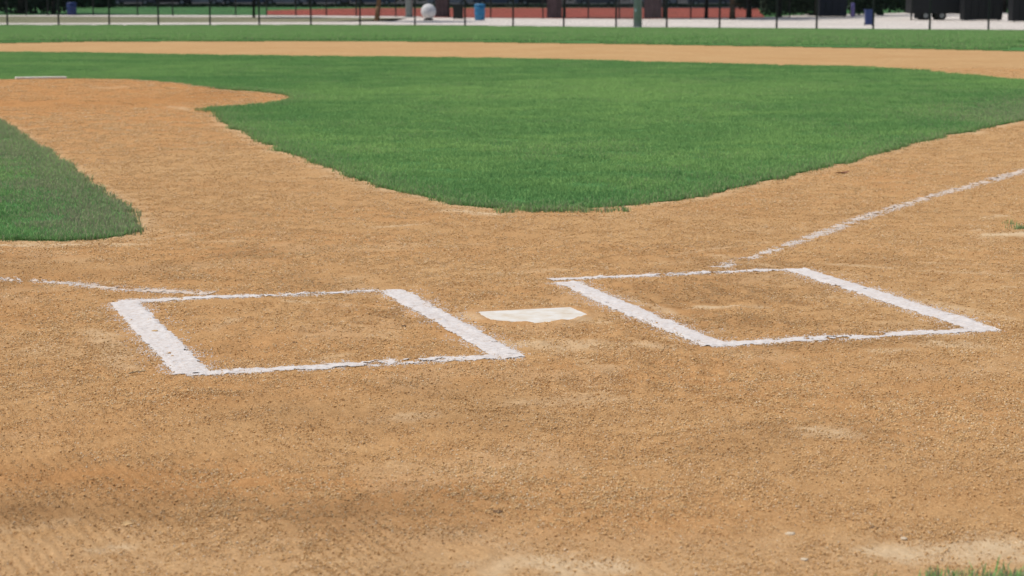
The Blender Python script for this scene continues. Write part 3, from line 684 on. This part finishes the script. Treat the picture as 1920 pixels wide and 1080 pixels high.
# ------------------------------------------------------------------ fences
def fence(name, label, posts, height, mat, post_r, wire_gap, cat='fence'):
    root = empty(name, (posts[0][0], posts[0][1], posts[0][2])); tag(root, label, cat)
    o0 = np.array(root.location); pm = None
    bm = bmesh.new(); b_cyl(bm, (0, 0, -.1), (0, 0, height), post_r, n=10); b_lathe(bm, [(post_r*1.25, height), (post_r*1.15, height+.03), (.005, height+.06)], 10)
    for i, p in enumerate(posts):
        if pm is None: po = bm_obj('post', bm, mat, root); pm = po.data
        else: po = link('post', pm, None, root)
        po.location = np.array(p)-o0
    for k, hgt in (('top_rail', height-.03), ('bottom_wire', .06)):
        bm = bmesh.new()
        for a, b in zip(posts, posts[1:]):
            b_cyl(bm, np.array(a)-o0+[0, 0, hgt], np.array(b)-o0+[0, 0, hgt], .021 if k == 'top_rail' else .006, n=6)
        bm_obj(k, bm, mat, root)
    for a, b in zip(posts, posts[1:]):
        a, b = np.array(a), np.array(b); L = np.linalg.norm(b[:2]-a[:2]); t = (b-a)/L; V = []; Fc = []
        r_ = .0022; nrm = np.array([-t[1], t[0], 0])*r_; H = height-.08
        for sgn in (1, -1):
            s = -H
            while s < L:
                s0, s1 = (s, s+H); z0, z1 = .05, .05+H
                if s0 < 0: z0 += -s0; s0 = 0
                if s1 > L: z1 -= s1-L; s1 = L
                if s1 > s0:
                    if sgn < 0: e0, e1 = L-s0, L-s1
                    else: e0, e1 = s0, s1
                    p = t*e0+np.array([0, 0, z0]); q = t*e1+np.array([0, 0, z1]); k = len(V)
                    dv = (q-p)/np.linalg.norm(q-p); sd = np.cross(dv, nrm/r_)*r_
                    for c in (p, q): V += [c+nrm, c-nrm*.5+sd, c-nrm*.5-sd]
                    Fc += [(k, k+1, k+4, k+3), (k+1, k+2, k+5, k+4), (k+2, k, k+3, k+5)]
                s += wire_gap
        o = pymesh('chain_link_mesh', V, Fc, mat, root); o.location = a-o0
    return root
pu = [-370, -275, -180, -82, 14, 110, 205, 297, 394, 486, 583, 675, 778, 872, 962, 1057, 1155, 1250, 1349, 1456, 1531, 1637, 1743, 1853, 1965, 2075, 2185]
fx = [-700, 0, 600, 830, 1057, 1250, 1456, 1743, 1920, 2500]; fy = [46.5, 48, 48, 49, 51.5, 53.5, 55, 57.5, 58.5, 62]
posts = [unproj(u, float(np.interp(u, fx, fy))) for u in pu]
fence('outfield_fence', 'black chain link outfield fence in front of the pale walkway', posts, 1.85, M['black_metal'], .052, .075)
pu2 = [-330, -230, -130, -40, 50, 90, 175, 258, 324, 442, 500, 555, 612, 668, 742, 842, 920, 1018, 1103, 1161, 1217, 1295, 1400, 1480]
posts2 = [unproj(u, float(np.interp(u, [-400, 600, 790, 960, 1200, 1480], [29, 30, 32.5, 35, 36, 33]))) for u in pu2]
fr = fence('far_fence', 'thin dark chain link fence beyond the walkway, along the red clay diamond', posts2, 1.5, M['black_metal'], .05, .10)
def fence_tarp(u0, u1, v):
    a, b = np.array(unproj(u0, v)), np.array(unproj(u1, v)); bm = bmesh.new(); n = 10; t = b-a; nn = np.array([-t[1], t[0], 0]); nn = nn/np.linalg.norm(nn)
    fr_, bk = [], []
    for i in range(n+1):
        p = a+t*i/n-nn*(-.06)*0-nn*.09; wv_ = nn*(.03*math.sin(i*2.1))
        for lst, off in ((fr_, 0), (bk, .012)):
            lst.append((bm.verts.new(tuple(p+wv_+nn*off+[0, 0, .06])), bm.verts.new(tuple(p+wv_*.5+nn*off+[0, 0, 1.42]))))
    for lst in (fr_, bk):
        for i in range(n): bm.faces.new((lst[i][0], lst[i+1][0], lst[i+1][1], lst[i][1]))
    bmesh.ops.translate(bm, verts=bm.verts, vec=-fr.location)
    o = bm_obj('windscreen_panel', bm, M['tarp'], fr)
for a, b, v in ((1025, 1053, 35.3), (1207, 1240, 36), (816, 842, 33.2)): fence_tarp(a, b, v)

# ------------------------------------------------------------------ things behind the fence
def place(o, u, v): o.location = unproj(u, v); return o
# white sphere on its base
root = empty('stone_ball', (0, 0, 0)); tag(root, 'large white round ball on a short dark base behind the fence', 'ball ornament')
bm = bmesh.new(); bmesh.ops.create_uvsphere(bm, u_segments=32, v_segments=20, radius=.50); bmesh.ops.translate(bm, verts=bm.verts, vec=(0, 0, .60)); bm_obj('ball', bm, M['ball'], root, True)
bm = bmesh.new(); b_lathe(bm, [(.34, 0), (.36, .03), (.30, .09), (.24, .13), (.23, .20)], 20); bm_obj('base', bm, M['black_bin'], root, True)
place(root, 803.5, 38.5)
def barrel(name, label, mat, r_, h, u, v, lid=True):
    root = empty(name, (0, 0, 0)); tag(root, label, 'bin')
    bm = bmesh.new(); b_lathe(bm, [(r_*.86, 0), (r_*.93, .04), (r_*.98, h*.33), (r_*1.03, h*.35), (r_, h*.38), (r_, h*.64), (r_*1.04, h*.67), (r_*1.0, h*.70), (r_*1.02, h*.9)], 22); bm_obj('body', bm, mat, root, True)
    bm = bmesh.new(); b_lathe(bm, [(r_*1.08, h*.9), (r_*1.08, h*.94), (r_*.85, h*.99), (r_*.3, h*1.01)], 22); bm_obj('lid', bm, mat, root, True)
    place(root, u, v); return root
barrel('waste_bin', 'bright blue barrel bin between two fence posts', M['blue_bin'], .35, 1.10, 899.5, 38.5)
def wheelie(name, label, mat, w_, dp, h, u, v, cat='bin'):
    root = empty(name, (0, 0, 0), -YAW); tag(root, label, cat)
    bm = bmesh.new(); g = b_box(bm, (0, 0, h*.47+.04), (w_, dp, h*.88))
    for q in bm.verts:
        if q.co.z < h*.3: q.co.x *= .86; q.co.y *= .82
    bm_obj('body', bm, mat, root, bevel=.02)
    bm = bmesh.new(); b_box(bm, (0, -.02, h*.95), (w_*1.07, dp*1.08, h*.06)); b_box(bm, (0, dp*.55, h*.93), (w_*.8, .05, .04)); bm_obj('lid', bm, mat, root, bevel=.012)
    for s in (-1, 1):
        bm = bmesh.new(); b_cyl(bm, (s*w_*.40, dp*.38, .10), (s*w_*.47, dp*.38, .10), .10, n=14); bm_obj('wheel', bm, M['tyre'], root)
    place(root, u, v); return root
wheelie('waste_bin', 'black bin with pale lid rim, right of the white ball', M['black_bin'], .72, .6, 1.05, 859, 37)
wheelie('waste_bin', 'tall navy blue bin on the walkway at the right, just behind the fence', M['navy_bin'], .52, .5, 1.0, 1629, 48.5)
# grey poles
def pole(name, label, mat, r_, h, u, v, sticker=False):
    root = empty(name, (0, 0, 0), -YAW); tag(root, label, 'pole')
    bm = bmesh.new(); b_cyl(bm, (0, 0, -.1), (0, 0, h), r_, r_*.55, 20); bm_obj('shaft', bm, mat, root, True)
    bm = bmesh.new(); b_lathe(bm, [(r_*1.25, -.05), (r_*1.25, .04), (r_*1.05, .06)], 20); bm_obj('base_plate', bm, mat, root)
    bm = bmesh.new(); b_box(bm, (0, 0, h-.1), (1.8, .1, .1)); 
    for s in (-.7, 0, .7): b_box(bm, (s, -.2, h+.1), (.45, .3, .35))
    bm_obj('floodlight_head', bm, mat, root)
    if sticker:
        bm = bmesh.new(); b_box(bm, (-.11, -r_*.86, .98), (.16, .012, .15)); bm_obj('sticker', bm, M['sticker'], root)
    place(root, u, v)
pole('light_pole', 'pale galvanised floodlight pole with white sticker standing in the fence line', M['galv_light'], .235, 14, 1195.5, 53, True)
pole('light_pole', 'wide grey pole beyond the walkway, left of the white ball', M['galv'], .26, 14, 767, 33)
bm = bmesh.new(); b_lathe(bm, [(.14, 0), (.14, .95), (.11, 1.02), (.03, 1.05)], 14); o = bm_obj('bollard', bm, M['purple'], smooth=True); tag(place(o, 1598.5, 32), 'violet bollard left of the tall navy bin', 'bollard')

# dark trailer at right
def trailer():
    root = empty('cargo_trailer', (0, 0, 0), -YAW+.0); tag(root, 'big black cargo trailer parked on the walkway at the far right', 'trailer')
    L = 3.4
    bm = bmesh.new(); b_box(bm, (L/2, 1.1, 1.42), (L, 2.1, 1.95)); bm_obj('body', bm, M['dark_paint'], root, bevel=.05)
    bm = bmesh.new(); b_box(bm, (.62, .18, .33), (.75, .12, .42)); bm_obj('mudguard', bm, M['dark_paint'], root, bevel=.02)
    for x in (1.02, 2.12):
        for y in (.16, 1.95):
            wh = empty('wheel', (0, 0, 0)); wh.parent = root; wh.location = (x, y, .31)
            bm = bmesh.new(); b_cyl(bm, (0, -.1, 0), (0, .1, 0), .31, n=24); bm_obj('tyre', bm, M['tyre'], wh, bevel=.015)
            bm = bmesh.new(); b_cyl(bm, (0, -.115, 0), (0, -.08, 0), .16, n=16); bm_obj('rim', bm, M['rim'], wh)
    bm = bmesh.new(); b_box(bm, (.07, .3, .22), (.10, .10, .5)); bm_obj('jack_stand', bm, M['dark_paint'], root)
    bm = bmesh.new(); b_box(bm, (L+.45, 1.1, .48), (1.0, .12, .12)); b_box(bm, (L+.75, 1.1, .25), (.4, .12, .5)); bm_obj('drawbar', bm, M['dark_paint'], root)
    bm = bmesh.new(); b_box(bm, (.05, .04, .85), (.10, .03, 1.0)); bm_obj('corner_trim', bm, M['black_metal'], root)
    place(root, 1708, 38)
trailer()
def dumpster(label, w_, u, v, mat, h=1.6, dep=1.4):
    root = empty('dumpster', (0, 0, 0), -YAW); tag(root, label, 'dumpster')
    bm = bmesh.new(); b_box(bm, (0, dep/2, h/2+.08), (w_, dep, h))
    for q in bm.verts:
        if q.co.z < .5: q.co.y = q.co.y*.85+.1
    bm_obj('body', bm, mat, root, bevel=.02)
    k = int(w_/.45)
    for i in range(k+1):
        bm = bmesh.new(); b_box(bm, (-w_/2+.05+(w_-.1)*i/k, -.01, h*.5+.1), (.07, .08, h*.85)); bm_obj('rib', bm, mat, root)
    bm = bmesh.new(); b_box(bm, (0, dep/2, h+.12), (w_*1.02, dep*1.04, .06)); bm_obj('lid', bm, M['black_bin'], root)
    for s in (-1, 1):
        bm = bmesh.new(); b_cyl(bm, (s*w_*.42-.03, .25, .08), (s*w_*.42+.03, .25, .08), .08, n=12); bm_obj('caster', bm, M['tyre'], root)
    place(root, u, v)
M['navy_paint'] = simple('dark_navy_steel', (.012, .016, .03), .6, 0, .2, 3, .3)
dumpster('wide dark navy dumpster between the fence posts, left of the violet bollard', 2.0, 1562, 33, M['navy_paint'])
dumpster('black dumpster at the far right, right of the cargo trailer', 2.6, 1843, 39.5, M['dark_paint'])
dumpster('black dumpster cut by the right frame edge', 2.6, 1935, 42, M['dark_paint'])

# ---- parked cars on the lot
def car(label, paint):
    root = empty('parked_car', (0, 0, 0)); tag(root, label, 'car', 'cars parked in the shade beyond the lawn')
    prof = [(-2.2, .32), (-2.25, .62), (-2.1, .86), (-1.35, .95), (-.75, 1.36), (.55, 1.40), (1.25, .98), (2.05, .90), (2.25, .66), (2.2, .30)]
    bm = bmesh.new(); a = [bm.verts.new((x, -.86 if z < 1 else -.68, z)) for x, z in prof]; b = [bm.verts.new((x, .86 if z < 1 else .68, z)) for x, z in prof]
    n = len(prof)
    for i in range(n): bm.faces.new((a[i], a[(i+1) % n], b[(i+1) % n], b[i]))
    bm.faces.new(a[::-1]); bm.faces.new(b); bmesh.ops.recalc_face_normals(bm, faces=bm.faces)
    bm_obj('body', bm, paint, root, bevel=.04)
    for s in (-1, 1):
        bm = bmesh.new(); q = [(-1.12, 1.0), (-.68, 1.28), (.48, 1.31), (1.0, 1.0)]
        va = [bm.verts.new((x, s*(.87-(z-1)*.42), z)) for x, z in q]; bm.faces.new(va if s < 0 else va[::-1])
        r = bmesh.ops.extrude_face_region(bm, geom=list(bm.faces)); bmesh.ops.translate(bm, verts=[g for g in r['geom'] if isinstance(g, bmesh.types.BMVert)], vec=(0, s*.012, 0))
        bm_obj('side_window', bm, M['glass'], root)
        for x in (-1.35, 1.4):
            bm = bmesh.new(); b_cyl(bm, (x, s*.70, .32), (x, s*.88, .32), .32, n=20); w_ = bm_obj('wheel', bm, M['tyre'], root, bevel=.02)
            bm = bmesh.new(); b_cyl(bm, (x, s*.86, .32), (x, s*.895, .32), .19, n=16); bm_obj('rim', bm, M['rim'], w_)
        bm = bmesh.new(); b_box(bm, (2.2, s*.62, .66), (.08, .3, .12)); bm_obj('headlight', bm, M['rim'], root)
    return root
def copy_tree(o, parent=None):
    c = o.copy(); S.collection.objects.link(c)
    if parent is not None: c.parent = parent
    for ch in o.children: copy_tree(ch, c)
    return c
paints = [('dark grey', (.10, .11, .13)), ('silver', (.26, .28, .30)), ('black', (.015, .016, .02)), ('slate blue', (.06, .09, .14))]
protos = [(nm, car('x', simple(nm.replace(' ', '_')+'_car_paint', c, .35, .2, .05, 3, .5))) for nm, c in paints]
spots = [(250, 0, 'behind the far left lawn'), (318, 2, 'near the third lawn fence post from the left'), (378, 1, 'left of the leaning trunk'), (455, 3, 'behind the leaning trunk at left'), (535, 1, 'right of the leaning trunk'), (612, 0, 'above the start of the red clay'),
         (700, 3, 'behind the tilted brown trunk'), (845, 1, 'above the black bin'), (930, 3, 'above and right of the blue bin'), (1010, 2, 'above the left windscreen panel'), (1120, 0, 'left of the pale light pole'), (1225, 1, 'right of the pale light pole'), (1330, 0, 'above the right end of red clay')]
first = set()
for u, k, wh in spots:
    nm, pr = protos[k]; c = pr if k not in first else copy_tree(pr); first.add(k)
    c.location = unproj(u, 10 if u < 800 else 11.5); c.rotation_euler = (0, 0, -YAW+random.uniform(-.06, .06)+(math.pi if random.random() < .5 else 0)); c['label'] = f'{nm} car parked {wh}'

# ---- trees
def limb_path(bm, pts, radii, n=8):
    for (a, b), (r1, r2) in zip(zip(pts, pts[1:]), zip(radii, radii[1:])): b_cyl(bm, a, b, r1, r2, n)
def tree(label, u, v, r_, h, barkm, lean=0, seed=0, crown_r=3.5, crown_z=None, name='park_tree', nleaf=2600):
    rr = random.Random(seed); root = empty(name, (0, 0, 0), -YAW); tag(root, label, 'tree')
    bm = bmesh.new(); P = []; Rr = []; k = 7; first_h = 2.2
    for i in range(k):
        t = i/(k-1); P.append(Vector((lean*t*h*.45+rr.uniform(-.05, .05)*(i > 0), rr.uniform(-.08, .08)*(i > 0), -.05+t*h*.7))); Rr.append(r_*(1.35 if i == 0 else 1-.6*t))
    P.insert(1, P[0]*.8+P[1]*.2); Rr.insert(1, r_*1.05)
    for (a, b), (r1, r2) in zip(zip(P, P[1:]), zip(Rr, Rr[1:])): b_cyl(bm, a, b, r1, r2, 10)
    bm_obj('trunk', bm, barkm, root, True)
    cz = crown_z or h*.66
    for i in range(5):
        a = i*1.256+rr.uniform(-.3, .3); st = P[3+i % 4]; e = Vector((P[-1].x+math.cos(a)*crown_r*.7, math.sin(a)*crown_r*.7, cz+rr.uniform(-.8, 1.6)))
        bm = bmesh.new(); md = (st+e)/2+Vector((0, 0, .3)); b_cyl(bm, st, md, r_*.4, r_*.25, 7); b_cyl(bm, md, e, r_*.25, r_*.08, 7); bm_obj('limb', bm, barkm, root, True)
    r = np.random.default_rng(seed); nc = 38; cc = r.normal(0, 1, (nc, 3)); cc /= np.linalg.norm(cc, axis=1)[:, None]; cc *= r.uniform(.35, 1, (nc, 1)); cc *= [crown_r, crown_r, crown_r*.62]
    w_ = r.integers(0, nc, nleaf); c = cc[w_]+r.normal(0, crown_r*.17, (nleaf, 3)); c += [P[-1].x, 0, cz]
    a = r.normal(0, 1, (nleaf, 3)); a /= np.linalg.norm(a, axis=1)[:, None]; b = np.cross(a, r.normal(0, 1, (nleaf, 3))); b /= np.linalg.norm(b, axis=1)[:, None]; s = r.uniform(.10, .26, (nleaf, 1))
    V = np.stack([c-a*s, c+b*s*.6, c+a*s, c-b*s*.6], 1).reshape(-1, 3); Fc = np.arange(nleaf*4).reshape(-1, 4)
    o = pymesh('crown', V, Fc, M['tree_leaf'], root)
    place(root, u, v); return root
tree('tilted brown tree trunk on the verge left of the wide grey pole', 706, 40.5, .17, 9, M['bark_brown'], .16, 1, 3.2)
tree('thin leaning tree beside the far fence at left', 476, 33, .10, 7, M['bark_dark'], .10, 2, 2.6)
tree('dark slim tree at the centre right of the first windscreen panel', 1058, 33.5, .12, 8, M['bark_dark'], 0, 3, 2.8)
tree('dark slim tree right of the pale light pole', 1245.5, 35, .13, 8, M['bark_dark'], 0, 4, 2.8)
tree('dark slim tree in front of the right part of red clay', 1324, 34.5, .13, 8.5, M['bark_dark'], 0, 5, 2.8)
tree('thick brown tree trunk standing on the walkway edge', 1373, 36.5, .20, 9, M['bark'], 0, 6, 3.2)
tree('dark tree at the right end of the red clay', 1405, 33.5, .15, 9, M['bark_dark'], 0, 7, 3.2)
tree('dark tree at the left end of the walkway hedge', 1460, 33, .22, 10, M['bark_dark'], .02, 8, 4)
tree('dark tree left of the wide navy dumpster', 1532, 30, .16, 9, M['bark_dark'], 0, 9, 3.4)
tree('tall dark tree right of the navy bin', 1650, 28.5, .25, 10, M['bark_dark'], 0, 10, 4)
tree('dark tree behind the black trailer', 1745, 24, .3, 11, M['bark_dark'], 0, 11, 5)
tree('dark tree behind the dumpsters at the far right', 1880, 24, .3, 11, M['bark_dark'], 0, 12, 5)
tree('dark tree in the upper left corner', 40, 26, .28, 11, M['bark_dark'], 0, 13, 5)
tree('dark tree left of the dark blue barrel', 100, 27, .15, 9, M['bark_dark'], 0, 14, 4)
for i, (u, v, wh) in enumerate([(200, 9, 'beyond the dark blue barrel'), (410, 8.5, 'left of the leaning tree'), (500, 9, 'right of the leaning tree'), (650, 8.5, 'left of the tilted brown trunk'), (820, 9, 'above the white ball'), (985, 9, 'above the left end of the walkway'),
                               (1100, 9, 'left of the pale light pole'), (1265, 9, 'above the middle of the red clay'), (1410, 9, 'beyond the right end of the red clay')]):
    tree('shade tree on the car park edge '+wh, u, v, .3, 11, M['bark_dark'], random.uniform(-.03, .03), 30+i, 6, nleaf=3600, name='shade_tree')
# dark blue barrel in the upper left
barrel('waste_bin', 'dark blue barrel bin in the shade at the upper left', M['navy_bin'], .36, .95, 134.5, 29)

# ---- hedges
def hedge(label, u0, u1, v, h, dep, seed, mat, n=5200, name='hedge', sz=.13):
    a, b = np.array(unproj(u0, v)), np.array(unproj(u1, v)); t = b-a; L = np.linalg.norm(t); t /= L; nn = np.array([-t[1], t[0], 0])
    root = empty(name, tuple(a)); tag(root, label, 'hedge'); r = np.random.default_rng(seed)
    s = r.uniform(0, L, n); q = r.uniform(0, dep, n); top = h*(.75+.4*fbm(s, s*0+seed, 1.5, seed, 3)); z = top*np.sqrt(r.uniform(0, 1, n))
    c = s[:, None]*t+q[:, None]*nn; c[:, 2] = z
    aa = r.normal(0, 1, (n, 3)); aa /= np.linalg.norm(aa, axis=1)[:, None]; bb = np.cross(aa, r.normal(0, 1, (n, 3))); bb /= np.linalg.norm(bb, axis=1)[:, None]; k = r.uniform(sz*.5, sz*1.3, (n, 1))
    V = np.stack([c-aa*k, c+bb*k*.7, c+aa*k, c-bb*k*.7], 1).reshape(-1, 3); pymesh('foliage', V, np.arange(n*4).reshape(-1, 4), mat, root)
    bm = bmesh.new()
    for i in range(int(L/1.2)+1):
        p = t*(i*1.2)+nn*dep/2; b_cyl(bm, p-np.array([0, 0, .05]), p+np.array([r.uniform(-.2, .2), 0, h*.7]), .05, .02, 6)
    bm_obj('stems', bm, M['bark_dark'], root)
hedge('low dark hedge behind the parked cars along the left half', -400, 700, 2, 3.0, 2, 1, M['shrub_leaf'], 16000, sz=.28)
hedge('dark hedge behind the parked cars along the right half', 700, 1450, 2, 3.0, 2, 2, M['shrub_leaf'], 12000, sz=.28)
hedge('low clipped dark hedge along the front of the car park', -400, 1430, 13.6, .30, .5, 9, M['shrub_leaf'], 16000, sz=.11)
hedge('dark shrubs along the walkway beyond the right end of the red clay', 1435, 1535, 29.5, 1.7, 1.6, 3, M['shrub_leaf'], 5200)
hedge('dark green shrub right of the navy bin', 1600, 1658, 29, 1.6, 1.5, 4, M['shrub_leaf'], 3600)
hedge('dark hedge closing the walkway between navy bin and trailer', 1650, 2300, 24, 2.6, 2, 5, M['shrub_leaf'], 16000, sz=.2)
hedge('black shaded shrubs in the upper left corner', -300, 125, 26, 2.4, 2.5, 6, M['shrub_leaf'], 14000, sz=.2)
hedge('low dark shrubs behind the dark blue barrel', 110, 215, 15, 1.6, 2, 7, M['shrub_leaf'], 5200, sz=.2)
hedge('dark tall hedge behind the trees, upper right', 1380, 1720, 18, 3.0, 2, 8, M['shrub_leaf'], 12000, sz=.22)
